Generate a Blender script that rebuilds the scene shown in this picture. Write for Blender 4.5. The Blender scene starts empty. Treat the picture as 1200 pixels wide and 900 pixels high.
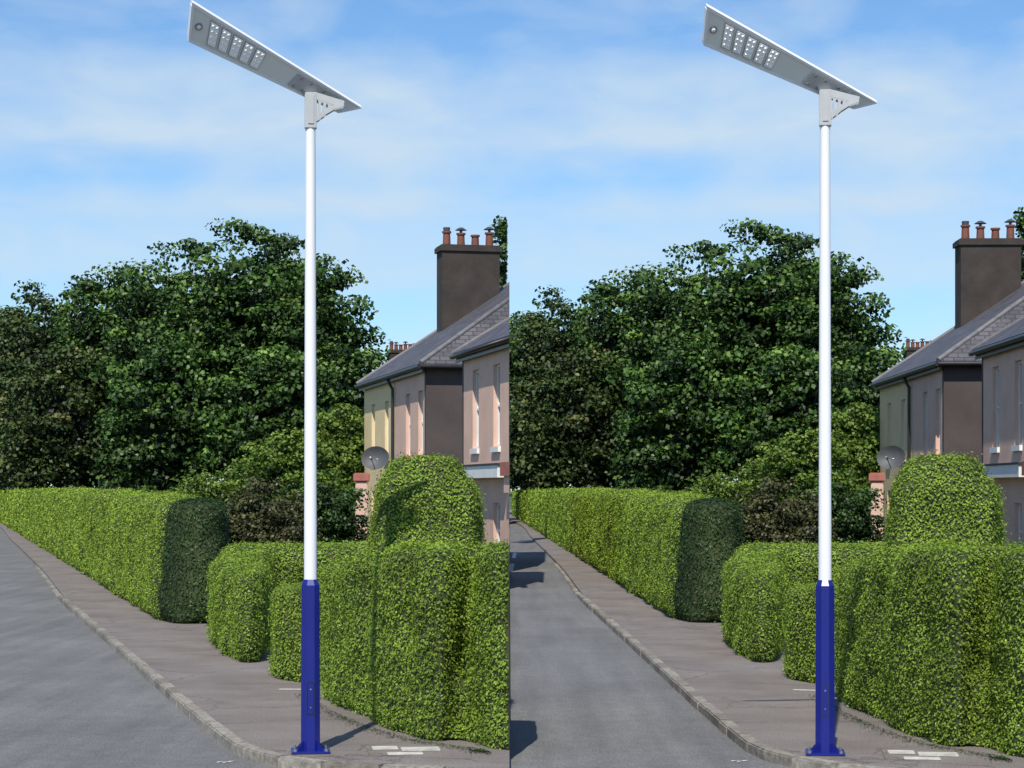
import bpy, bmesh, math, random
import numpy as np
from mathutils import Vector, Matrix, noise
random.seed(4); rng=np.random.default_rng(4)
scene=bpy.context.scene
scene.view_settings.view_transform='Standard'
try: scene.view_settings.look='None'
except Exception: pass
scene.view_settings.exposure=0
COL=scene.collection
EYE=2.3
ANG={'A':math.radians(7.14),'B':math.radians(-7.17)}   # the two neighbouring streets fan out from the viewpoint
SEAM_N=Vector((1,-0.1240,0)).normalized()              # boundary plane between the two plots

# ---------------------------------------------------------------- materials
def newmat(name):
    m=bpy.data.materials.new(name); m.use_nodes=True
    nt=m.node_tree; nt.nodes.clear()
    o=nt.nodes.new('ShaderNodeOutputMaterial'); b=nt.nodes.new('ShaderNodeBsdfPrincipled')
    nt.links.new(b.outputs[0],o.inputs[0]); return m,nt,b,o
def ramp(nt,stops,interp='LINEAR'):
    r=nt.nodes.new('ShaderNodeValToRGB'); r.color_ramp.interpolation=interp
    e=r.color_ramp.elements
    while len(e)<len(stops): e.new(0.5)
    for i,(p,c) in enumerate(stops):
        e[i].position=p; e[i].color=(c[0],c[1],c[2],1) if len(c)>2 else (c[0],)*3+(1,)
    return r
def tex(nt,scale,detail=4,rough=.55,vec=None,kind='Object',mapscale=None):
    tc=nt.nodes.new('ShaderNodeTexCoord'); n=nt.nodes.new('ShaderNodeTexNoise')
    n.inputs['Scale'].default_value=scale; n.inputs['Detail'].default_value=detail; n.inputs['Roughness'].default_value=rough
    src=tc.outputs[kind]
    if mapscale:
        mp=nt.nodes.new('ShaderNodeMapping'); mp.inputs['Scale'].default_value=mapscale
        nt.links.new(src,mp.inputs[0]); src=mp.outputs[0]
    nt.links.new(src,n.inputs['Vector']); return n
def mix(nt,a,b,f,mode='MIX'):
    m=nt.nodes.new('ShaderNodeMix'); m.data_type='RGBA'; m.blend_type=mode
    for s,v in ((6,a),(7,b),(0,f)):
        if hasattr(v,'is_linked') or hasattr(v,'links'): nt.links.new(v,m.inputs[s])
        elif s==0: m.inputs[0].default_value=v
        else: m.inputs[s].default_value=(v[0],v[1],v[2],1)
    return m.outputs[2]
def bump(nt,b,src,st,dist=.02):
    n=nt.nodes.new('ShaderNodeBump'); n.inputs['Strength'].default_value=st; n.inputs['Distance'].default_value=dist
    nt.links.new(src,n.inputs['Height']); nt.links.new(n.outputs[0],b.inputs['Normal'])
def simple(name,c1,c2=None,scale=3,rough=.7,bmp=0,bscale=60,metal=0,detail=5):
    m,nt,b,o=newmat(name)
    if c2 is None: c2=tuple(x*.8 for x in c1)
    n=tex(nt,scale,detail); r=ramp(nt,[(.3,c1),(.7,c2)]); nt.links.new(n.outputs[0],r.inputs[0])
    nt.links.new(r.outputs[0],b.inputs['Base Color'])
    b.inputs['Roughness'].default_value=rough; b.inputs['Metallic'].default_value=metal
    if bmp: bump(nt,b,tex(nt,bscale,3).outputs[0],bmp)
    return m
def leafmat(name,stops,trans=.25,patch=(.75,1.2),pscale=1.2,spec=.3):
    m,nt,b,o=newmat(name)
    a=nt.nodes.new('ShaderNodeAttribute'); a.attribute_name='v'
    r=ramp(nt,stops); nt.links.new(a.outputs['Fac'],r.inputs[0])
    n=tex(nt,pscale,2); pr=ramp(nt,[(.35,(patch[0],)),(.65,(patch[1],))]); nt.links.new(n.outputs[0],pr.inputs[0])
    c=mix(nt,r.outputs[0],pr.outputs[0],1.0,'MULTIPLY')
    nt.links.new(c,b.inputs['Base Color']); b.inputs['Roughness'].default_value=.5
    b.inputs['Specular IOR Level'].default_value=spec
    if trans:
        t=nt.nodes.new('ShaderNodeBsdfTranslucent'); nt.links.new(c,t.inputs[0])
        ms=nt.nodes.new('ShaderNodeMixShader'); ms.inputs[0].default_value=trans
        nt.links.new(b.outputs[0],ms.inputs[1]); nt.links.new(t.outputs[0],ms.inputs[2]); nt.links.new(ms.outputs[0],o.inputs[0])
    return m
HEDGE_L=leafmat('hedge_leaves',[(0,(.11,.18,.018)),(.35,(.19,.295,.032)),(.8,(.27,.385,.05)),(1,(.42,.52,.12))],.25,(.80,1.18),1.5,.2)
FRESH_L=leafmat('fresh_hedge_leaves',[(0,(.13,.21,.02)),(.35,(.22,.335,.035)),(.8,(.31,.43,.055)),(1,(.44,.55,.13))],.25,(.82,1.16),1.3,.2)
DARK_L=leafmat('dark_hedge_leaves',[(0,(.010,.028,.006)),(.6,(.030,.070,.012)),(1,(.08,.15,.025))],.1,(.6,1.2))  # dark shrub leaves; also carries the painted shade of the long hedge's end
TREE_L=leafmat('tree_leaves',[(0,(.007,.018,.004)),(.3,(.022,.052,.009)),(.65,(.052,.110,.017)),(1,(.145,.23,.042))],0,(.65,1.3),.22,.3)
TREE_B=leafmat('tree_leaves_brownish',[(0,(.012,.020,.006)),(.4,(.034,.058,.013)),(.75,(.064,.10,.022)),(1,(.16,.15,.05))],0,(.65,1.3),.22,.3)
LIME_L=leafmat('lime_leaves',[(0,(.03,.06,.010)),(.5,(.10,.175,.020)),(1,(.24,.32,.055))],.2)
RED_L=leafmat('berberis_leaves',[(0,(.02,.026,.010)),(.5,(.065,.068,.026)),(.8,(.10,.11,.03)),(1,(.17,.10,.06))],.1)
CORE=simple('hedge_twigs',(.030,.055,.011),(.038,.040,.014),5,.9)
BARK=simple('bark',(.07,.055,.04),(.04,.03,.022),4,.9,.4,20)

def mat_road():
    m,nt,b,o=newmat('old_asphalt')
    n1=tex(nt,.35,5,.6); r1=ramp(nt,[(.3,(.122,.119,.117)),(.7,(.170,.166,.161))]); nt.links.new(n1.outputs[0],r1.inputs[0])
    n2=tex(nt,45,2); r2=ramp(nt,[(.3,(.55,)),(.7,(1.4,))]); nt.links.new(n2.outputs[0],r2.inputs[0])
    c=mix(nt,r1.outputs[0],r2.outputs[0],1,'MULTIPLY')
    n3=tex(nt,1,4,.6,mapscale=(3,.15,1)); r3=ramp(nt,[(.35,(.86,)),(.65,(1.10,))]); nt.links.new(n3.outputs[0],r3.inputs[0])
    c=mix(nt,c,r3.outputs[0],1,'MULTIPLY')
    n4=tex(nt,7,4,.7); r4=ramp(nt,[(.3,(.86,)),(.7,(1.14,))]); nt.links.new(n4.outputs[0],r4.inputs[0])
    c=mix(nt,c,r4.outputs[0],1,'MULTIPLY')
    nt.links.new(c,b.inputs['Base Color']); b.inputs['Roughness'].default_value=.9
    bump(nt,b,n2.outputs[0],.35,.01); return m
def mat_pave():
    m,nt,b,o=newmat('pavement_asphalt')
    n1=tex(nt,.8,5,.65); r1=ramp(nt,[(.3,(.135,.112,.100)),(.5,(.180,.153,.138)),(.7,(.225,.197,.178))]); nt.links.new(n1.outputs[0],r1.inputs[0])
    n2=tex(nt,60,2); r2=ramp(nt,[(.3,(.6,)),(.7,(1.35,))]); nt.links.new(n2.outputs[0],r2.inputs[0])
    c=mix(nt,r1.outputs[0],r2.outputs[0],1,'MULTIPLY')
    tc=nt.nodes.new('ShaderNodeTexCoord'); v=nt.nodes.new('ShaderNodeTexVoronoi'); v.feature='DISTANCE_TO_EDGE'
    v.inputs['Scale'].default_value=.45
    nd=tex(nt,1.3,4); vm=nt.nodes.new('ShaderNodeVectorMath'); vm.operation='ADD'
    nt.links.new(tc.outputs['Object'],vm.inputs[0]); nt.links.new(nd.outputs['Color'],vm.inputs[1]); nt.links.new(vm.outputs[0],v.inputs['Vector'])
    r3=ramp(nt,[(0,(.45,)),(.012,(1,))]); nt.links.new(v.outputs[0],r3.inputs[0])
    c=mix(nt,c,r3.outputs[0],.8,'MULTIPLY')
    nt.links.new(c,b.inputs['Base Color']); b.inputs['Roughness'].default_value=.9
    bump(nt,b,n2.outputs[0],.3,.008); return m
ROAD=mat_road(); PAVE=mat_pave()
GRASS=simple('grass',(.05,.085,.02),(.08,.10,.035),.4,.95,.4,8)
SOIL=simple('garden_soil_and_grass',(.045,.06,.02),(.06,.05,.03),.8,.95,.4,10)
m,nt,b,o=newmat('kerb_stone'); a=nt.nodes.new('ShaderNodeAttribute'); a.attribute_name='v'
r=ramp(nt,[(0,(.19,.165,.135)),(1,(.34,.31,.26))]); nt.links.new(a.outputs['Fac'],r.inputs[0])
n=tex(nt,14,4); rr=ramp(nt,[(.3,(.5,)),(.7,(1.15,))]); nt.links.new(n.outputs[0],rr.inputs[0])
nt.links.new(mix(nt,r.outputs[0],rr.outputs[0],1,'MULTIPLY'),b.inputs['Base Color']); b.inputs['Roughness'].default_value=.85; bump(nt,b,n.outputs[0],.5,.02)
KERB=m
LINE=simple('worn_white_paint',(.75,.75,.72),(.4,.4,.4),25,.7)
SLAB=simple('pale_stone',(.6,.57,.5),(.36,.34,.30),6,.8,.2)
PINK=simple('pink_roughcast',(.74,.49,.38),(.62,.41,.32),1.2,.9,.5,40)
CREAM=simple('cream_roughcast',(.80,.62,.35),(.70,.54,.30),1.2,.9,.5,40)
GABLE=simple('shaded_gable_roughcast',(.095,.075,.070),(.063,.049,.047),1.0,.95,.6,30)  # gable shade put into the wall colour, darker than the fronts
STACK=simple('dark_chimney_render',(.06,.047,.040),(.032,.026,.023),1.5,.95,.6,25)  # one dark tone over the whole stack
POT=simple('terracotta_pot',(.22,.075,.05),(.13,.05,.035),5,.8)
COWL=simple('lead_cowl',(.12,.12,.13),(.08,.08,.09),5,.5,metal=.5)
BLACK=simple('black_gutter_paint',(.02,.02,.022),(.03,.03,.03),5,.4)
WHITE=simple('white_window_paint',(.8,.8,.78),(.7,.7,.68),3,.5)
REDST=simple('red_sandstone',(.42,.15,.11),(.31,.11,.085),4,.85,.3,25)
m,nt,b,o=newmat('window_glass'); b.inputs['Base Color'].default_value=(.03,.035,.04,1); b.inputs['Roughness'].default_value=.06; b.inputs['Specular IOR Level'].default_value=.5
GLASS=m
CURT=simple('net_curtain',(.35,.34,.32),(.22,.21,.2),3,.9)
m,nt,b,o=newmat('slates')
uv=nt.nodes.new('ShaderNodeUVMap'); br=nt.nodes.new('ShaderNodeTexBrick'); nt.links.new(uv.outputs[0],br.inputs[0])
br.inputs['Scale'].default_value=1; br.inputs['Brick Width'].default_value=.30; br.inputs['Row Height'].default_value=.20; br.inputs['Mortar Size'].default_value=.016
br.inputs['Color1'].default_value=(.105,.10,.11,1); br.inputs['Color2'].default_value=(.06,.058,.068,1); br.inputs['Mortar'].default_value=(.032,.031,.036,1)
n=tex(nt,1.2,5); rr=ramp(nt,[(.3,(.7,)),(.7,(1.35,1.3,1.25))]); nt.links.new(n.outputs[0],rr.inputs[0])
nt.links.new(mix(nt,br.outputs[0],rr.outputs[0],1,'MULTIPLY'),b.inputs['Base Color']); b.inputs['Roughness'].default_value=.6
bump(nt,b,br.outputs[1],-.5,.03)
SLATE=m
RIDGE=simple('ridge_tile',(.2,.19,.19),(.13,.12,.12),4,.8)
POLEW=simple('white_powder_coat',(.80,.80,.82),(.76,.76,.79),2,.5)
BLUE=simple('blue_paint',(.010,.018,.20),(.008,.014,.165),2,.28)
GREY=simple('cast_aluminium_grey',(.46,.47,.47),(.40,.41,.41),6,.45,metal=.1)
PANELU=simple('lamp_housing_silver',(.74,.75,.72),(.68,.69,.67),4,.45)
LED=simple('led_lens',(.95,.95,.95),(.93,.93,.93),5,.12)
LEDF=simple('led_frame_grey',(.42,.43,.43),(.38,.39,.39),6,.45)
SOLAR=simple('solar_cells',(.01,.015,.05),(.012,.02,.06),8,.15)
STEEL=simple('bolt_steel',(.35,.35,.36),(.25,.25,.26),5,.4,metal=.7)
DISH=simple('satellite_dish_grey',(.09,.095,.105),(.06,.065,.07),3,.6)

# ---------------------------------------------------------------- placing helpers
def clip_mesh(me,cap=True):
    bm=bmesh.new(); bm.from_mesh(me)
    g=bm.verts[:]+bm.edges[:]+bm.faces[:]
    res=bmesh.ops.bisect_plane(bm,geom=g,plane_co=(0,0,0),plane_no=SEAM_N,clear_outer=True)
    ed=[e for e in res['geom_cut'] if isinstance(e,bmesh.types.BMEdge) and e.is_valid]
    if cap and ed:
        try: bmesh.ops.holes_fill(bm,edges=[e for e in ed if e.is_boundary],sides=0)
        except Exception: pass
    out=me.copy(); bm.to_mesh(out); bm.free(); return out
def center_of(ms):
    P=[]
    for me in ms:
        n=len(me.vertices)
        if n:
            a=np.empty(n*3,dtype=np.float32); me.vertices.foreach_get('co',a); a=a.reshape(-1,3); P+= [a.min(0),a.max(0)]
    P=np.array(P); c=(P.min(0)+P.max(0))/2; return Vector((float(c[0]),float(c[1]),0))
def rz(s): return Matrix.Rotation(ANG[s],3,'Z')
def put_group(name,partsA,partsB):
    c=center_of([p[1] for p in partsB])
    done=set()
    for side,parts in (('A',partsA),('B',partsB)):
        if parts is None: continue
        for pn,me in parts:
            if me.name not in done: me.transform(Matrix.Translation(-c)); done.add(me.name)
        if len(parts)==1:
            o=bpy.data.objects.new(name,parts[0][1]); COL.objects.link(o)
            o.location=rz(side)@c; o.rotation_euler=(0,0,ANG[side]); continue
        e=bpy.data.objects.new(name,None); COL.objects.link(e); e.empty_display_size=.3
        e.location=rz(side)@c; e.rotation_euler=(0,0,ANG[side])
        for pn,me in parts:
            if len(me.vertices)==0: continue
            o=bpy.data.objects.new(pn,me); COL.objects.link(o); o.parent=e

class Parts:
    def __init__(s,fn=None): s.d={}; s.fn=fn or (lambda a,b,c:Vector((a,b,c)))
    def bm(s,part,mat):
        if part not in s.d: s.d[part]=(bmesh.new(),mat)
        return s.d[part][0]
    def box(s,part,mat,a0,a1,b0,b1,c0,c1,bev=0):
        bm=s.bm(part,mat)
        v=[bm.verts.new(s.fn(a,b,c)) for a in(a0,a1) for b in(b0,b1) for c in(c0,c1)]
        fs=[bm.faces.new([v[i] for i in q]) for q in((0,1,3,2),(4,6,7,5),(0,4,5,1),(2,3,7,6),(0,2,6,4),(1,5,7,3))]
        if bev:
            ed=list({e for f in fs for e in f.edges}); bmesh.ops.bevel(bm,geom=ed,offset=bev,segments=2,affect='EDGES')
    def cyl(s,part,mat,p0,p1,r0,r1,seg=12,raw=False,smooth=True,rot=0):
        bm=s.bm(part,mat)
        if not raw: p0=s.fn(*p0); p1=s.fn(*p1)
        p0=Vector(p0);p1=Vector(p1); ax=(p1-p0).normalized()
        u=ax.orthogonal().normalized() if abs(ax.z)<.99 else Vector((1,0,0)); w=ax.cross(u)
        def ring(p,r): return [bm.verts.new(p+(u*math.cos(2*math.pi*i/seg+rot)+w*math.sin(2*math.pi*i/seg+rot))*r) for i in range(seg)]
        R0,R1=ring(p0,r0),ring(p1,r1)
        side=[bm.faces.new([R0[i],R0[(i+1)%seg],R1[(i+1)%seg],R1[i]]) for i in range(seg)]
        for f in side: f.smooth=smooth
        bm.faces.new(ring(p0,r0)[::-1]); bm.faces.new(ring(p1,r1))   # caps keep their own vertices: crisp ends
    def poly(s,part,mat,verts,faces):
        bm=s.bm(part,mat); vs=[bm.verts.new(s.fn(*v)) for v in verts]
        return [bm.faces.new([vs[i] for i in f]) for f in faces]
    def out(s):
        r=[]
        for pn,(bm,mat) in s.d.items():
            bmesh.ops.recalc_face_normals(bm,faces=bm.faces[:])
            me=bpy.data.meshes.new(pn); bm.to_mesh(me); me.materials.append(mat); r.append((pn,me))
        return r
def clipped(parts): return [(n,clip_mesh(m)) for n,m in parts]

# ---------------------------------------------------------------- foliage
def leaf_mesh(name,P,N,size,mat,bias=.8,v=None,aspect=.55):
    n=len(P); size=np.broadcast_to(size,(n,))*rng.uniform(.7,1.3,n)
    d=N*bias+rng.normal(0,.5,(n,3)); d/=np.linalg.norm(d,axis=1)[:,None]+1e-9
    t=np.cross(d,rng.normal(0,1,(n,3))); t/=np.linalg.norm(t,axis=1)[:,None]+1e-9
    bb=np.cross(d,t)
    s=size[:,None]
    V=np.stack([P-t*s*.5,P+bb*s*aspect*.5+d*s*.08,P+t*s*.5,P-bb*s*aspect*.5+d*s*.08],1).reshape(-1,3).astype(np.float32)
    me=bpy.data.meshes.new(name); me.vertices.add(4*n); me.vertices.foreach_set('co',V.ravel())
    me.loops.add(4*n); me.loops.foreach_set('vertex_index',np.arange(4*n,dtype=np.int32))
    me.polygons.add(n); me.polygons.foreach_set('loop_start',np.arange(0,4*n,4,dtype=np.int32))
    me.update(calc_edges=True)
    a=me.attributes.new('v','FLOAT','FACE')
    if v is None: v=rng.beta(2,2.2,n)
    a.data.foreach_set('value',np.asarray(v,dtype=np.float32)); me.materials.append(mat); return me
def prism(bm,fp,z0,z1,inset=0.0):
    cx=sum(p[0] for p in fp)/len(fp); cy=sum(p[1] for p in fp)/len(fp)
    lo=[bm.verts.new((x,y,z0)) for x,y in fp]
    hi=[]
    for i,(x,y) in enumerate(fp):
        z=z1[i] if isinstance(z1,(list,tuple)) else z1
        d=Vector((cx-x,cy-y)); L=d.length or 1; k=min(inset/L,.8)
        hi.append(bm.verts.new((x+d.x*k,y+d.y*k,z)))
    n=len(fp)
    bm.faces.new(lo[::-1]); bm.faces.new(hi)
    for i in range(n): bm.faces.new([lo[i],lo[(i+1)%n],hi[(i+1)%n],hi[i]])
def hedge_core(name,blocks,voxel,amp=.05,nscale=1.6,smooth=4):
    bm=bmesh.new()
    for b in blocks: prism(bm,*b)
    bmesh.ops.recalc_face_normals(bm,faces=bm.faces[:])
    me=bpy.data.meshes.new(name); bm.to_mesh(me); bm.free()
    o=bpy.data.objects.new('tmp',me); COL.objects.link(o)
    md=o.modifiers.new('r','REMESH'); md.mode='VOXEL'; md.voxel_size=voxel
    dg=bpy.context.evaluated_depsgraph_get(); me2=bpy.data.meshes.new_from_object(o.evaluated_get(dg))
    bpy.data.objects.remove(o)
    bm=bmesh.new(); bm.from_mesh(me2)
    for _ in range(smooth): bmesh.ops.smooth_vert(bm,verts=bm.verts[:],factor=.5,use_axis_x=True,use_axis_y=True,use_axis_z=True)
    bm.normal_update()
    for v in bm.verts:
        q=v.co*nscale
        k=noise.noise(q)*amp+noise.noise(q*2.7+Vector((9,1,3)))*amp*.5
        v.co+=v.normal*(k-.03)
    bmesh.ops.triangulate(bm,faces=bm.faces[:])
    me3=bpy.data.meshes.new(name); bm.to_mesh(me3); bm.free(); me3.materials.append(CORE); return me3
def scatter(name,core,densf,sizef,mat,off=(-.02,.025),bias=1.0,shag=.03,cut=False):
    core.calc_loop_triangles(); nt_=len(core.loop_triangles)
    vi=np.empty(nt_*3,dtype=np.int32); core.loop_triangles.foreach_get('vertices',vi); vi=vi.reshape(-1,3)
    co=np.empty(len(core.vertices)*3,dtype=np.float32); core.vertices.foreach_get('co',co); co=co.reshape(-1,3).astype(np.float64)
    A,B,C=co[vi[:,0]],co[vi[:,1]],co[vi[:,2]]
    cr=np.cross(B-A,C-A); ar=np.linalg.norm(cr,axis=1)/2; nn=cr/(2*ar[:,None]+1e-12)
    mid=(A+B+C)/3
    dist=np.hypot(mid[:,0],mid[:,1])
    away=(nn*mid).sum(1)/np.maximum(dist,1)          # faces turned to the gardens get a thinner coat
    w=ar*densf(dist)*(mid[:,2]>.02)*np.where(away>.35,.35,1)
    n=int(w.sum()); idx=rng.choice(nt_,n,p=w/w.sum())
    r1=np.sqrt(rng.random(n))[:,None]; r2=rng.random(n)[:,None]
    P=A[idx]*(1-r1)+B[idx]*(r1*(1-r2))+C[idx]*(r1*r2); N=nn[idx]
    sz=sizef(dist[idx])
    o=rng.uniform(off[0],off[1],n)+np.abs(rng.normal(0,shag,n))*(rng.random(n)<.22)
    P=P+N*(o*np.maximum(1,sz/.05)**.6)[:,None]
    if cut:
        k=P[:,0]<P[:,1]*.1238-.012; P=P[k];N=N[k];sz=sz[k]
    return leaf_mesh(name,P,N+np.array([0,0,.35]),sz,mat,bias)
def make_hedge(name,blocks,voxel,dens,size,mat=HEDGE_L,clip=False,**k):
    kk={a:k[a] for a in ('amp','nscale','smooth') if a in k}
    core=hedge_core(name+'_core',blocks,voxel,**kk)
    B=[('core',core),('leaves',scatter(name+'_leaves',core,dens,size,mat))]
    A=B
    if clip:
        c2=clip_mesh(core); A=[('core',c2),('leaves',scatter(name+'_leavesA',c2,dens,size,mat,cut=True))]
    put_group(name,A,B)
def const(c): return lambda d:np.full_like(d,c)

# --- long hedge along the street
blocks=[]
ux,uy=-.1423,.9898; px,py=uy,-ux
def L(s,t): return (-1.63+ux*s+px*t,35.6+uy*s+py*t)
seg=[0,1.4,6,14,26,44,70,105,158]
hts=[2.12,2.18,2.22,2.26,2.3,2.3,2.25,2.2]
for i in range(1,len(seg)-1):
    a,b=seg[i]-.3,seg[i+1]
    blocks.append(([L(a,0),L(a,1.35),L(b,1.35),L(b,0)],-.05,hts[i],.12))
make_hedge('long_privet_hedge',blocks,.22,lambda d:np.clip(2300*(38/d)**2.3,55,2300),lambda d:np.clip(.040*(d/38)**1.15,.040,.27),amp=.12,nscale=.9,mat=FRESH_L)
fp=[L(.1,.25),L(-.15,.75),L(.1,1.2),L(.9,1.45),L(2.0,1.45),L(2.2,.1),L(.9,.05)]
make_hedge('shaded_hedge_end',[(fp,-.05,2.16,.2)],.14,const(1900),const(.046),DARK_L,smooth=9,amp=.08)  # near end of the long hedge, its shade put into darker leaves
# --- low hedge with side return
make_hedge('low_garden_hedge',[([(-.74,31.8),(-.52,29.2),(-.16,27.4),(.10,27.6),(.16,29.0),(.3,34),(-.5,34.5)],-.05,[1.27,1.24,1.20,1.2,1.28,1.4,1.4],.12),
    ([(-.3,33.2),(2.6,33.0),(2.7,34.3),(-.3,34.5)],-.05,1.42,.05)],.11,const(3200),const(.038),smooth=6,amp=.08)
make_hedge('small_round_hedge',[([(.14,25.9),(.17,25.3),(.32,24.9),(.72,24.5),(1.0,24.9),(.9,26.1),(.3,26.4)],-.05,1.12,.08)],.08,const(3600),const(.036),FRESH_L,smooth=6)
# --- tall foreground hedge in bulging bays
H4=[([(.70,23.1),(.86,21.75),(1.02,21.0),(1.20,20.7),(2.0,21.5),(2.0,24.2),(1.1,24.5)],-.05,[1.48,1.55,1.6,1.7,1.7,1.6,1.45],.10),
    ([(1.10,20.65),(1.19,19.9),(1.33,19.4),(1.70,19.65),(2.2,20.5),(1.9,21.6),(1.3,21.8)],-.05,1.74,.10),
    ([(1.40,19.2),(1.50,18.85),(1.68,18.62),(1.82,18.76),(2.1,19.4),(2.2,20.4),(1.7,20.4)],-.05,1.79,.08),
    ([(1.92,18.64),(2.03,18.18),(2.35,17.85),(2.8,17.8),(3.0,18.4),(2.9,19.6),(2.2,19.9)],-.05,1.80,.08),
    ([(2.95,18.1),(3.02,17.75),(3.3,17.5),(4.2,17.4),(4.6,17.6),(4.6,19.4),(2.9,19.6)],-.05,1.8,.08),
    ([(1.05,21.6),(1.14,20.8),(2.36,20.7),(2.54,21.3),(2.4,22.4),(1.25,22.6)],-.05,[2.42,2.44,2.40,2.38,2.4,2.44],.20),
    ([(1.22,21.6),(1.36,20.95),(2.14,20.9),(2.28,21.3),(2.2,22.2),(1.4,22.4)],1.9,[2.64,2.66,2.62,2.60,2.62,2.66],.16)]
make_hedge('tall_foreground_hedge',H4,.07,const(4900),const(.031),clip=True,smooth=5,amp=.06,nscale=1.8)

def noisef(P,s): return np.array([noise.noise(Vector(p)*s) for p in P])
def crown(name,cx,cy,z0,z1,rx,ry,ncl,per,csize,lsize,mat,core=900,filt=None,seed=0,power=2.0):
    c=np.array([cx,cy,(z0+z1)/2]); R=np.array([rx,ry,(z1-z0)/2])
    d=rng.normal(0,1,(ncl,3)); d/=np.linalg.norm(d,axis=1)[:,None]
    d[:,1]=np.where(rng.random(ncl)<.55,-np.abs(d[:,1]),d[:,1])
    lump=1+.13*noisef(d+seed*3.1,1.9)+.12*noisef(d+seed,4.5)
    sq=1/ (np.abs(d)**power).sum(1)**(1/power)
    rad=rng.random(ncl)**.35*lump
    C=c+d*R*(rad*sq)[:,None]
    C[:,2]=np.clip(C[:,2],z0+.1,z1+.1)
    cr=csize*rng.uniform(.55,1.45,ncl)
    n=ncl*per; ci=np.repeat(np.arange(ncl),per)
    v=rng.normal(0,1,(n,3)); v[:,2]=v[:,2]*.9+.25; v/=np.linalg.norm(v,axis=1)[:,None]
    rr=rng.random(n)**.4
    P=C[ci]+v*(cr[ci]*rr)[:,None]*np.array([1.15,1.15,.6])
    tone=rng.normal(0,.11,ncl)
    vv=np.clip(.34+.30*v[:,2]+.33*(rad[ci]-.6)+tone[ci]+rng.normal(0,.14,n),0,1)  # leaf tone paints clump tops as lit, undersides and inside as shaded
    N=v*.7+np.array([0,0,.55])
    q=core
    if q:      # dense inner leaves that close the heart of the crown
        q=q*3
        dc=rng.normal(0,1,(q,3)); dc/=np.linalg.norm(dc,axis=1)[:,None]
        Pc=c+dc*R*.66*(rng.random(q)**.33)[:,None]
        P=np.vstack([P,Pc]); N=np.vstack([N,dc]); vv=np.concatenate([vv,rng.uniform(0,.12,q)])  # darkest tones: shade inside the crown put into the leaf colour
        sz=np.concatenate([np.full(n,lsize),np.full(q,lsize*2.3)])
    else: sz=np.full(n,lsize)
    def mk(f,nm):
        k=np.ones(len(P),bool) if f is None else f(P)
        return leaf_mesh(nm,P[k],N[k],sz[k],mat,.8,vv[k],.75)
    B=[('crown',mk(None,name+'_crown'))]
    T=Parts(); tr=max(.06,rx*.055); zt=z0+(z1-z0)*.35
    T.cyl('trunk',BARK,(cx,cy,-.1),(cx,cy,zt),tr*1.2,tr*.7,10)
    for i in range(7):
        a=i*2.4+seed; e=(cx+math.cos(a)*rx*.6,cy+math.sin(a)*ry*.6,z0+(z1-z0)*random.uniform(.5,.85))
        T.cyl('trunk',BARK,(cx,cy,z0*.6+zt*.4*(i%3)/2),e,tr*.5,tr*.12,7)
    B+=T.out()
    A=B
    if filt: A=[('crown',mk(filt,name+'_crownA'))]+[(n_,clip_mesh(m_)) for n_,m_ in B[1:]]
    return A,B
def tree(name,X,d,zt,hw,depth=None,zb=2.0,dens=1.0,mat=TREE_L,ls=.30,cs=1.0,only=None,filt=None,seed=0,core=900,power=2.4):
    rx=hw; ry=depth or hw*.8
    area=4*math.pi*((rx*ry)**1.6/3+2*((rx*(zt-zb)/2)**1.6)/3)**(1/1.6)
    ncl=int(area/(cs*cs*1.40)*dens)
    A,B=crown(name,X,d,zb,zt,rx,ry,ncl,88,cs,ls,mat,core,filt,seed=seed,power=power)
    if only=='A': put_one(name,A,'A')
    else: put_group(name,A,B)
def put_one(name,parts,side):
    c=center_of([p[1] for p in parts])
    e=bpy.data.objects.new(name,None); COL.objects.link(e); e.location=rz(side)@c; e.rotation_euler=(0,0,ANG[side])
    for pn,me in parts:
        me.transform(Matrix.Translation(-c)); o=bpy.data.objects.new(pn,me); COL.objects.link(o); o.parent=e
# big sycamores behind the gardens
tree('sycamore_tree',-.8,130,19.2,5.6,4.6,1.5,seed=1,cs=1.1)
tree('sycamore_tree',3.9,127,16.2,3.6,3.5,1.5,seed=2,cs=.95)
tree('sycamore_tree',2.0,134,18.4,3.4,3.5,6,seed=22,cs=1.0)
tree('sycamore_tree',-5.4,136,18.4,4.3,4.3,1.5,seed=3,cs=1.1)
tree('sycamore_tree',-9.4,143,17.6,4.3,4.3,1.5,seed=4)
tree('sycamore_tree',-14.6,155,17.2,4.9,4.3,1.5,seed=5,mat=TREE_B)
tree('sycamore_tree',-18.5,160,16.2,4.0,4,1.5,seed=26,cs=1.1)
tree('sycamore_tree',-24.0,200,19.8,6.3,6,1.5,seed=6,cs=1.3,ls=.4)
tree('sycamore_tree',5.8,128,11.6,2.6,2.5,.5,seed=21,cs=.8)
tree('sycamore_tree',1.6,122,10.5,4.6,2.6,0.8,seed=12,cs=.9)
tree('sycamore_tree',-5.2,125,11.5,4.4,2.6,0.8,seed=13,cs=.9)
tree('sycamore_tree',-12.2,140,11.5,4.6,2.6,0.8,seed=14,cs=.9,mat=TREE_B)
tree('sycamore_tree',-36,215,21,7,6,1.5,seed=7,cs=1.4,ls=.45,only='A')
# tree behind the houses, just showing at the plot edge
tree('ash_tree',11.55,88,14.5,1.3,1.2,6,seed=8,cs=.6,ls=.2,core=0,mat=TREE_L,dens=2.0,filt=lambda P:P[:,0]<P[:,1]*.1236-.1)
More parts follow.
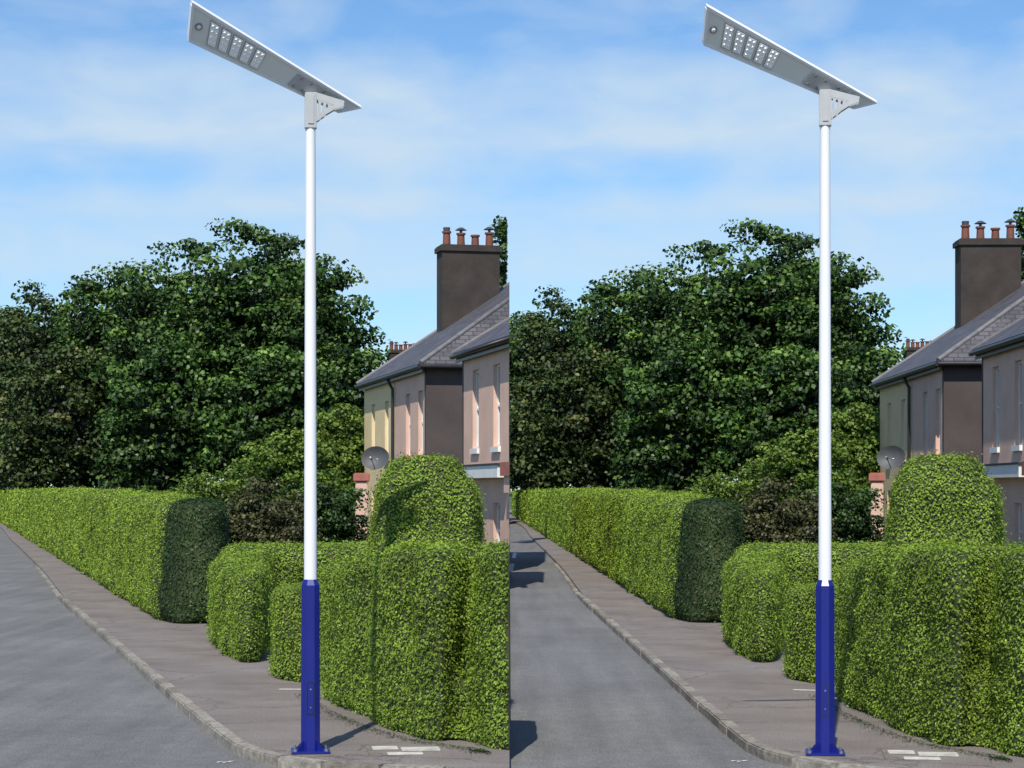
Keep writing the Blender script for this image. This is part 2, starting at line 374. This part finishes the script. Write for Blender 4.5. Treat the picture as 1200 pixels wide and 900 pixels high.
# garden shrubs between hedge and houses
tree('ornamental_tree',3.1,72,5.3,1.5,1.3,.6,mat=LIME_L,ls=.13,cs=.42,seed=9,core=250)
tree('garden_shrub',1.0,60,3.9,1.6,1.2,.1,mat=LIME_L,ls=.11,cs=.38,seed=10,core=300)
tree('berberis_bush',0.15,48,2.45,1.25,1.0,.0,mat=RED_L,ls=.08,cs=.3,seed=11,core=250)
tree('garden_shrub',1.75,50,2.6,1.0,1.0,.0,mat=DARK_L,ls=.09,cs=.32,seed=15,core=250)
tree('garden_shrub',-1.2,62,2.9,1.1,1.0,.0,mat=LIME_L,ls=.1,cs=.35,seed=16,core=250)
tree('garden_shrub',2.6,80,3.6,2.6,1.3,.0,mat=TREE_L,ls=.14,cs=.5,seed=17,core=300)

# ---------------------------------------------------------------- ground, road, pavement
def sheet(name,pts,z,mat):
    me=bpy.data.meshes.new(name); me.from_pydata([(x,y,z) for x,y in pts],[],[list(range(len(pts)))]); me.materials.append(mat)
    o=bpy.data.objects.new(name,me); COL.objects.link(o); return o
sheet('ground',[(-3000,-500),(3000,-500),(3000,5000),(-3000,5000)],-.10,GRASS)
sheet('road',[(-40,-20),(60,-20),(60,60),(24,260),(0,260),(-120,260),(-70,120),(-40,30)],-.09,ROAD)
kp=[(14,15.6),(6,16.3),(3.6,16.5),(2.09,16.7),(1.41,16.93),(.72,17.25),(.22,17.75),(-.06,18.3),(-.24,19.0),(-.74,22.1),(-1.28,25.7),(-2.3,32.5),(-3.22,38.6),(-4.31,46),(-6.6,63.4),(-11.7,100),(-18.6,149),(-34,240)]
def resample(pts,step):
    P=[Vector(p) for p in pts]; fine=[]
    for i in range(len(P)-1):
        p0=P[max(i-1,0)];p1=P[i];p2=P[i+1];p3=P[min(i+2,len(P)-1)]
        for k in range(30):
            t=k/30; fine.append(.5*((2*p1)+(p2-p0)*t+(2*p0-5*p1+4*p2-p3)*t*t+(3*p1-p0-3*p2+p3)*t**3))
    fine.append(P[-1]); out=[fine[0]]; acc=0
    for a,b in zip(fine,fine[1:]):
        acc+=(b-a).length
        if acc>=step: out.append(b); acc=0
    return out
K=resample(kp,.55)
def nrm(i):
    a=K[max(i-1,0)];b=K[min(i+1,len(K)-1)]; t=(b-a).normalized(); return Vector((t.y,-t.x))
inner=[K[i]+nrm(i)*.11 for i in range(len(K))]
PV=Parts(); bm=PV.bm('pavement',PAVE)
poly=[(p.x,p.y) for p in inner]+[(40,240),(60,60),(14,15.9)]
lo=[bm.verts.new((x,y,-.14)) for x,y in poly]; hi=[bm.verts.new((x,y,0)) for x,y in poly]
bm.faces.new(hi); n=len(poly)
for i in range(n): bm.faces.new([lo[i],lo[(i+1)%n],hi[(i+1)%n],hi[i]])
bmesh.ops.triangulate(bm,faces=bm.faces[:])
Bp=PV.out(); Ap=[(n_,clip_mesh(m_,False)) for n_,m_ in Bp]; put_group('pavement',Ap,Bp)
GP=Parts()
gp=[(2.9,18.8),(2.0,20.6),(1.2,22.4),(.9,25.6),(.6,27.5),(.5,33),(-.4,36.5),(-.9,36.6),(-23.3,192),(40,230),(50,60),(9,18)]
bm=GP.bm('garden',SOIL); bm.faces.new([bm.verts.new((x,y,.004)) for x,y in gp]); bmesh.ops.triangulate(bm,faces=bm.faces[:])
Bp=GP.out(); Ap=[(n_,clip_mesh(m_,False)) for n_,m_ in Bp]; put_group('garden_ground',Ap,Bp)
def kerb(clip):
    bm=bmesh.new()
    lay=bm.faces.layers.float.new('v')
    for i in range(len(K)-1):
        a,b=K[i],K[i+1]
        if a.y>66: break
        if clip and a.x>a.y*.1235: continue
        t=(b-a).normalized(); na,nb=nrm(i),nrm(i+1); g=.008
        z=.005+random.uniform(-.004,.004); j=random.uniform(-.006,.006)
        if a.y>44: z-=.06*min(1,(a.y-44)/3)
        A0=a+t*g+na*j; B0=b-t*g+nb*j; A1=A0+na*.14; B1=B0+nb*.14
        vs=[bm.verts.new((p.x,p.y,zz)) for zz in(-.13,z) for p in(A0,B0,B1,A1)]
        fs=[bm.faces.new([vs[q] for q in f]) for f in((0,3,2,1),(4,5,6,7),(0,1,5,4),(1,2,6,5),(2,3,7,6),(3,0,4,7))]
        bmesh.ops.recalc_face_normals(bm,faces=fs)
        ed=[e for e in fs[1].edges]
        r=random.random()
        for f in fs: f[lay]=r
        bmesh.ops.bevel(bm,geom=ed,offset=.014,segments=2,affect='EDGES')
    me=bpy.data.meshes.new('kerb'); bm.to_mesh(me); me.materials.append(KERB); return me
put_group('kerb',[('kerb',kerb(True))],[('kerb',kerb(False))])
G=Parts()
def strip(part,mat,x0,y0,x1,y1,w,z):
    a=Vector((x0,y0));b=Vector((x1,y1));t=(b-a).normalized();n_=Vector((t.y,-t.x))*w/2
    bm=G.bm(part,mat); bm.faces.new([bm.verts.new((p.x,p.y,z)) for p in(a-n_,b-n_,b+n_,a+n_)])
strip('dash',LINE,-7.6,60,-8.35,66.5,.14,-.086)
strip('dash',LINE,-9.0,72,-9.7,78,.14,-.086)
Bp=G.out(); put_group('road_marking',Bp,Bp)
G=Parts(); strip('line',LINE,.27,23.85,.55,23.8,.10,.004); Bp=G.out(); put_group('pavement_marking',Bp,Bp)
G=Parts()
G.box('slabs',SLAB,1.03,1.26,18.15,18.36,.001,.012,.004); G.box('slabs',SLAB,1.28,1.62,18.02,18.20,.001,.02,.004)
G.box('slabs',SLAB,1.14,1.45,17.78,17.92,.001,.012,.004); G.box('frame',KERB,.98,1.02,17.75,18.4,.001,.01)
Bp=G.out(); put_group('stone_cover_slabs',Bp,Bp)
G=Parts()
for i in range(3):
    x=-.33+.05*i;y=18.2+random.uniform(-.06,.06)
    G.poly('paper',WHITE,[(x,y,-.087),(x+.05,y+.01,-.080),(x+.04,y+.05,-.085),(x-.01,y+.04,-.086)],[(0,1,2,3)])
Bp=G.out(); put_group('litter',Bp,Bp)
n=1100; tt=rng.random(n)
pa=np.array([(.55,23.3),(.8,21.4),(1.1,20.0),(1.45,18.9),(2.0,18.1),(2.05,17.9)])
xs=np.interp(tt,np.linspace(0,1,6),pa[:,0])-np.abs(rng.normal(0,.08,n)); ys=np.interp(tt,np.linspace(0,1,6),pa[:,1])-np.abs(rng.normal(0,.10,n))
me=leaf_mesh('clippings',np.stack([xs,ys,np.full(n,.010)],1),np.tile([0,0,3.],(n,1)),.026,DARK_L,1)
put_group('hedge_clippings',[('clippings',me)],[('clippings',me)])

# ---------------------------------------------------------------- houses
DX,DY=-.1036,.9946
def HF(s,t,z): return Vector((10.89+DX*s+DY*t, DY*s-DX*t, z))
def wall_open(P,part,mat,s0,s1,z0,z1,t0,t1,ops):
    cur=s0
    for (a,b,lst) in ops:
        if a>cur: P.box(part,mat,cur,a,t0,t1,z0,z1)
        z=z0
        for (c,d) in lst:
            P.box(part,mat,a,b,t0,t1,z,c); z=d
        P.box(part,mat,a,b,t0,t1,z,z1); cur=b
    P.box(part,mat,cur,s1,t0,t1,z0,z1)
def window(P,s0,s1,z0,z1,t,sill=WHITE,sp='window_sills'):
    f=.06
    P.box('window_glass',GLASS,s0+.01,s1-.01,t+.15,t+.17,z0+.01,z1-.01)
    for a,b,c,d in((s0,s0+f,z0,z1),(s1-f,s1,z0,z1),(s0+f,s1-f,z0,z0+f),(s0+f,s1-f,z1-f,z1),(s0+f,s1-f,(z0+z1)/2-.03,(z0+z1)/2+.03)):
        P.box('window_frames',WHITE,a,b,t+.10,t+.16,c,d)
    P.box(sp,sill,s0-.08,s1+.08,t-.07,t+.09,z0-.14,z0-.002)
    P.box('curtains',CURT,s0+.08,s0+.25,t+.19,t+.2,z0+.05,z1-.05); P.box('curtains',CURT,s1-.25,s1-.08,t+.19,t+.2,z0+.05,z1-.05)
    P.box('dark_interior',BLACK,s0-.1,s1+.1,t+.40,t+.42,z0-.1,z1+.1)
def roof(P,s0,s1,t0,t1,ze,rise,hip0,hip1):
    tm=(t0+t1)/2; zr=ze+rise; h=.10
    V=[(s0,t0,ze),(s1,t0,ze),(s1,t1,ze),(s0,t1,ze),(s0+hip0,tm,zr),(s1-hip1,tm,zr)]
    V2=[(a,b,c-h) for a,b,c in V[:4]]
    bm=P.bm('roof',SLATE); uvl=bm.loops.layers.uv.verify()
    vs=[bm.verts.new(P.fn(*v)) for v in V+V2]; st=V+V2
    k=math.hypot(tm-t0,rise)/(tm-t0)
    for f,mode in(((0,1,5,4),0),((3,4,5,2),0),((0,4,3),1),((1,2,5),1),((6,7,1,0),0),((7,8,2,1),1),((8,9,3,2),0),((9,6,0,3),1),((9,8,7,6),0)):
        fc=bm.faces.new([vs[i] for i in f])
        for lp,i in zip(fc.loops,f):
            a,b,c=st[i]; lp[uvl].uv=(a,b*k) if mode==0 else (b,a*(1+.2))
    for a,b in((V[0],V[4]),(V[3],V[4]),(V[4],V[5]),(V[5],V[1]),(V[5],V[2])):
        P.cyl('ridge_tiles',RIDGE,a,b,.07,.07,8)
    P.box('fascia',BLACK,s0+.1,s1-.1,t0+.06,t0+.1,ze-h-.16,ze-h)
    P.cyl('gutter',BLACK,(s0,t0-.02,ze-.1),(s1,t0-.02,ze-.1),.07,.07,8)
    P.cyl('gutter',BLACK,(s0-.02,t0,ze-.1),(s0-.02,t1,ze-.1),.06,.06,8)
def stack(P,s0,s1,t0,t1,z0,z1,npots):
    P.box('chimney_stack',STACK,s0,s1,t0,t1,z0,z1-.22)
    P.box('chimney_cope',STACK,s0-.07,s1+.07,t0-.07,t1+.07,z1-.22,z1-.05); P.box('chimney_cope',STACK,s0-.02,s1+.02,t0-.02,t1+.02,z1-.05,z1)
    for i in range(npots):
        t=t0+(t1-t0)*(i+.5)/npots; sm=(s0+s1)/2; r=.14; hgt=random.choice([.45,.5,.4])
        P.cyl('chimney_pots',POT,(sm,t,z1),(sm,t,z1+hgt),r,r*.85,14); P.cyl('chimney_pots',POT,(sm,t,z1+hgt-.06),(sm,t,z1+hgt),r*1.15,r*1.15,14)
        if i in(1,3): 
            P.cyl('chimney_cowls',COWL,(sm,t,z1+hgt),(sm,t,z1+hgt+.1),r*.35,r*.35,10); P.cyl('chimney_cowls',COWL,(sm,t,z1+hgt+.1),(sm,t,z1+hgt+.19),r*1.5,r*.5,14)
        elif i==0: P.cyl('chimney_cowls',COWL,(sm,t,z1+hgt),(sm,t,z1+hgt+.13),r*.8,r*.9,12)
P=Parts(HF); T0=.22
wa=[(60.2,60.95,[(.9,2.3),(3.35,5.25)]),(62.3,63.05,[(.9,2.3),(3.35,5.25)])]
wall_open(P,'pink_wall',PINK,59.95,65.0,-.05,5.95,T0,T0+.3,wa)
wc=[(66.2,66.9,[(.9,2.3),(3.35,5.2)]),(68.9,69.6,[(.9,2.3),(3.35,5.2)])]
wall_open(P,'cream_wall',CREAM,65.0,71.2,-.05,5.95,T0-.003,T0+.3,wc)
for (a,b,l),sl in [(w,REDST) for w in wa]+[(w,WHITE) for w in wc]:
    for c,d in l: window(P,a,b,c,d,T0,sl,'red_sills' if sl is REDST else 'window_sills')
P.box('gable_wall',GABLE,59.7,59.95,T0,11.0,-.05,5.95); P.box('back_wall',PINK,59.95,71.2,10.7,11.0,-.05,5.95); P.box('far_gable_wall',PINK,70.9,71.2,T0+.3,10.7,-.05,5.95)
roof(P,59.4,71.5,0,11.35,6.0,3.75,4.6,0.0)
P.poly('far_gable_wall',PINK,[(71.2,.4,5.95),(71.2,10.9,5.95),(71.2,5.67,9.4)],[(0,1,2)])
stack(P,69.6,70.6,2.65,4.65,6.8,10.7,4)
P.cyl('downpipe',BLACK,(65.0,T0-.08,0),(65.0,T0-.08,5.5),.05,.05,8); P.cyl('downpipe',BLACK,(65.0,T0-.08,5.5),(65.3,-.02,5.9),.05,.05,8)
B=P.out(); put_group('hipped_roof_house',clipped(B),B)
P=Parts(lambda s,t,z:HF(s,t+.12,z))
wn=[(45.2,45.95,[(.9,2.3),(3.4,5.45)]),(47.7,48.6,[(.6,2.0)]),(50.5,51.25,[(.6,2.0),(3.4,5.45)]),(53.0,53.75,[(3.4,5.45)])]
wall_open(P,'front_wall',PINK,39.5,54.9,-.05,5.95,T0,T0+.3,wn)
for a,b,l in wn:
    for c,d in l: window(P,a,b,c,d,T0)
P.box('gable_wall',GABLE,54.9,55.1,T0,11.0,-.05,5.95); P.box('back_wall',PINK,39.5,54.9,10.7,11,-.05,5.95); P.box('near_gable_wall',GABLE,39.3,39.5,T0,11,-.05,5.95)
roof(P,39.0,55.25,0,11.35,6.0,3.75,5.2,5.2)
P.cyl('downpipe',BLACK,(48.95,T0-.08,2.9),(48.95,T0-.08,5.9),.05,.05,8)
P.box('canopy_fascia',WHITE,49.3,53.8,-.12,T0-.002,2.62,2.92); P.box('canopy_roof',SLATE,49.25,53.85,-.15,T0-.002,2.925,2.97)
P.box('porch_wall',PINK,46.1,48.9,-.05,T0-.002,2.25,2.65); P.box('porch_cope',REDST,46.0,49.0,-.12,T0-.003,2.652,2.98)
B=P.out(); put_group('pink_roughcast_house',clipped(B),B)
P=Parts(lambda s,t,z:HF(s,t+12.5,z))
P.box('walls',GABLE,142,154,.3,9,-.05,8.4); roof(P,141.6,154.4,0,9.3,8.5,2.7,0,0)
stack(P,143,144.2,.9,2.9,8.5,12.2,6); stack(P,149,150,4.2,6,9.5,12.2,4)
P.box('gable',GABLE,142,142.2,2.5,7,8.4,10)
B=P.out(); put_group('distant_tenement',B,B)
P=Parts(); 
P.box('shaft',PINK,2.80,3.14,57.8,58.14,0,2.55,.02); P.box('cap',REDST,2.74,3.20,57.74,58.20,2.552,2.80,.03); P.box('base',REDST,2.76,3.18,57.76,58.18,0,.3,.02)
B=P.out(); put_group('gate_pier',B,B)
# satellite dish
P=Parts(); c=HF(66.0,-.25,3.35)
bm=P.bm('reflector',DISH); ax=Vector((-.35,-.92,.22)).normalized(); u=ax.cross(Vector((0,0,1))).normalized(); w=u.cross(ax)
rings=[]
for k in range(7):
    r=.47*k/6; dz=.16*(k/6)**2
    rings.append([bm.verts.new(c+ax*(dz-.16)+(u*math.cos(a)*r+w*math.sin(a)*r*.82)) for a in [2*math.pi*i/28 for i in range(28)]] if k else [bm.verts.new(c-ax*.16)])
for i in range(28): bm.faces.new([rings[0][0],rings[1][i],rings[1][(i+1)%28]])
for k in range(1,6):
    for i in range(28): f=bm.faces.new([rings[k][i],rings[k+1][i],rings[k+1][(i+1)%28],rings[k][(i+1)%28]]); f.smooth=True
P.cyl('feed_arm',DISH,c-ax*.1-w*.36,c+ax*.42-w*.12,.015,.015,6,raw=True); P.cyl('feed_horn',STEEL,c+ax*.36-w*.12,c+ax*.50-w*.10,.045,.03,10,raw=True)
P.cyl('bracket',STEEL,c-ax*.17,HF(66.0,.36,3.2),.025,.025,8,raw=True)
B=P.out(); put_group('satellite_dish',B,B)

# ---------------------------------------------------------------- street lamp
P=Parts(); lx,ly=.48,18.1
P.box('base_plate',BLUE,lx-.17,lx+.17,ly-.17,ly+.17,.002,.022,.004)
for a in(-1,1):
    for b_ in(-1,1):
        P.cyl('anchor_bolts',STEEL,(lx+a*.135,ly+b_*.135,.02),(lx+a*.135,ly+b_*.135,.045),.012,.012,6); P.cyl('anchor_bolts',STEEL,(lx+a*.135,ly+b_*.135,.02),(lx+a*.135,ly+b_*.135,.033),.02,.02,6)
        P.poly('base_gussets',BLUE,[(lx+a*.05,ly+b_*.05,.022),(lx+a*.125,ly+b_*.125,.022),(lx+a*.05,ly+b_*.05,.12)],[(0,1,2)])
R8=math.pi/8
P.cyl('lower_column',BLUE,(lx,ly,.022),(lx,ly,1.47),.090,.086,8,smooth=False,rot=R8)
P.cyl('lower_column',BLUE,(lx,ly,1.47),(lx,ly,1.52),.086,.062,8,smooth=False,rot=R8)
P.box('service_door',BLUE,lx-.030,lx+.030,ly-.0875,ly-.078,.34,.62,.003); P.box('door_seam',BLACK,lx-.034,lx+.034,ly-.0845,ly-.079,.335,.625)
P.cyl('door_lock',STEEL,(lx,ly-.092,.56),(lx,ly-.083,.56),.008,.008,10)
P.cyl('door_lock',STEEL,(lx,ly-.092,.40),(lx,ly-.083,.40),.006,.006,10)
P.cyl('upper_pole',POLEW,(lx,ly,1.50),(lx,ly,5.49),.057,.044,40)
P.box('head_bracket',GREY,lx-.050,lx+.055,ly-.05,ly+.05,5.48,5.80,.008)
P.box('head_bracket',GREY,lx-.022,lx+.03,ly-.058,ly-.048,5.52,5.77,.003)
a_,b_=.3,-.8
def pp(dx,z): return Vector((lx+dx,ly+a_*dx+b_*(z-5.84),z))
Q=[pp(-1.0,6.375),pp(-1.035,6.12),pp(.253,5.675),pp(.445,5.725)]
nv=Vector((a_,-1,b_)).normalized()   # faces down toward the street
def bil(u,v,h):
    top=Q[0].lerp(Q[3],u); bot=Q[1].lerp(Q[2],u); return top.lerp(bot,v)+nv*h
P.fn=bil
P.box('solar_head_housing',PANELU,0,1,0,1,-.045,0,.006)
P.box('housing_rim',POLEW,-.006,1.006,-.06,.04,-.052,.010); P.box('housing_rim',POLEW,-.006,1.006,.96,1.05,-.052,.010)
P.box('housing_rim',POLEW,-.008,.008,.041,.959,-.052,.010); P.box('housing_rim',POLEW,.992,1.008,.041,.959,-.052,.010)
P.box('solar_cells',SOLAR,.02,.98,.06,.94,-.058,-.046)
for i in range(5):
    u0=.108+i*.068
    P.box('led_frames',LEDF,u0-.005,u0+.053,.12,.88,.0005,.006)
    P.box('led_modules',LED,u0,u0+.048,.15,.85,.0065,.016,.002)
    for k in range(4):
        for q in range(2):
            c=bil(u0+.012+q*.023,.24+k*.172,.016)
            P.cyl('led_lenses',LED,c,c+nv*.010,.013,.007,8,raw=True)
c=bil(.045,.5,.001); P.cyl('motion_sensor',STEEL,c,c+nv*.012,.034,.030,16,raw=True); P.cyl('sensor_eye',WHITE,c+nv*.012,c+nv*.02,.020,.010,12,raw=True)
P.box('access_cover',GREY,.63,.90,.18,.86,.001,.012,.003)
for u0 in(.66,.72,.80,.87):
    for v0 in(.26,.78):
        c=bil(u0,v0,.012); P.cyl('cover_screws',STEEL,c,c+nv*.012,.011,.011,8,raw=True)
P.fn=lambda x,y,z:Vector((x,y,z))
for dy in(-.045,.037):
    y0,y1=ly+dy,ly+dy+.008
    def bar(x0,z0,x1,z1,w):
        d=Vector((x1-x0,0,z1-z0)).normalized(); n_=Vector((-d.z,0,d.x))*w/2
        vs=[(x0-n_.x,z0-n_.z),(x1-n_.x,z1-n_.z),(x1+n_.x,z1+n_.z),(x0+n_.x,z0+n_.z)]
        P.poly('support_arm',GREY,[(x,y0,z) for x,z in vs]+[(x,y1,z) for x,z in vs],[(0,1,2,3),(7,6,5,4),(0,4,5,1),(1,5,6,2),(2,6,7,3),(3,7,4,0)])
    bar(lx+.04,5.56,lx+.12,5.62,.045); bar(lx+.12,5.62,lx+.20,5.67,.04); bar(lx+.20,5.67,lx+.29,5.70,.03)
    y0+=.0015; y1-=.0015
    bar(lx+.04,5.77,lx+.29,5.70,.06)
    y0+=.001; y1-=.001
    for k in range(4): bar(lx+.075+k*.04,5.585+k*.022,lx+.085+k*.045,5.77-k*.015,.024)
B=P.out(); put_group('street_lamp',B,B)

# ---------------------------------------------------------------- sky + sun
E=math.radians(51)
SUN=Vector((-.18*math.cos(E),-.984*math.cos(E),math.sin(E))).normalized()
el=math.asin(SUN.z); az=math.atan2(SUN.x,SUN.y)
w=bpy.data.worlds.new('World'); scene.world=w; w.use_nodes=True; nt=w.node_tree; nt.nodes.clear()
out=nt.nodes.new('ShaderNodeOutputWorld'); bg=nt.nodes.new('ShaderNodeBackground'); nt.links.new(bg.outputs[0],out.inputs[0])
bg.inputs[1].default_value=.12
sky=nt.nodes.new('ShaderNodeTexSky'); sky.sky_type='NISHITA'; sky.sun_disc=False; sky.sun_elevation=el; sky.sun_rotation=az
sky.air_density=1.0; sky.dust_density=.3; sky.ozone_density=2.0
tc=nt.nodes.new('ShaderNodeTexCoord'); sp=nt.nodes.new('ShaderNodeSeparateXYZ'); nt.links.new(tc.outputs['Generated'],sp.inputs[0])
def M(op,a,b=None):
    m=nt.nodes.new('ShaderNodeMath'); m.operation=op
    for i,v in enumerate((a,b)):
        if v is None: continue
        if isinstance(v,(int,float)): m.inputs[i].default_value=v
        else: nt.links.new(v,m.inputs[i])
    return m.outputs[0]
azn=M('ARCTAN2',sp.outputs[0],sp.outputs[1]); ang=M('MULTIPLY',azn,25.16)
elv=M('ARCSINE',sp.outputs[2])
cb=nt.nodes.new('ShaderNodeCombineXYZ')
nt.links.new(M('MULTIPLY',M('COSINE',ang),.34),cb.inputs[0]); nt.links.new(M('MULTIPLY',M('SINE',ang),.34),cb.inputs[1]); nt.links.new(M('MULTIPLY',elv,22),cb.inputs[2])
ns=nt.nodes.new('ShaderNodeTexNoise'); ns.inputs['Scale'].default_value=1.5; ns.inputs['Detail'].default_value=7; ns.inputs['Roughness'].default_value=.5; ns.inputs['Distortion'].default_value=.3
nt.links.new(cb.outputs[0],ns.inputs['Vector'])
band=ramp(nt,[(0,(.50,)),(.30,(.34,)),(.36,(.60,)),(.46,(.78,)),(.50,(.48,)),(.56,(.78,)),(.66,(.70,)),(.71,(.28,)),(1,(.18,))])
nt.links.new(M('DIVIDE',elv,.3),band.inputs[0])
f=M('ADD',M('MULTIPLY',M('SUBTRACT',ns.outputs[0],.5),1.7),band.outputs[0])
fr=ramp(nt,[(.1,(0,)),(1.0,(1,))]); nt.links.new(f,fr.inputs[0])
tint=mix(nt,sky.outputs[0],(.72,.97,1.20),1.0,'MULTIPLY')
cm=mix(nt,tint,(5.2,6.3,7.3),M('MULTIPLY',fr.outputs[0],.86))
nt.links.new(cm,bg.inputs[0])
sl=bpy.data.lights.new('sun','SUN'); sl.energy=5.0; sl.angle=math.radians(.5); sl.color=(1,.95,.86)
so=bpy.data.objects.new('sun',sl); COL.objects.link(so); so.rotation_euler=SUN.to_track_quat('Z','Y').to_euler(); so.location=(0,0,50)

cd=bpy.data.cameras.new('camera'); cam=bpy.data.objects.new('camera',cd); COL.objects.link(cam); scene.camera=cam
cam.location=(0,0,EYE); cam.rotation_euler=(math.radians(90),0,0)
cd.lens=72; cd.sensor_width=36; cd.shift_y=125/1200; cd.clip_end=10000; cd.clip_start=.1
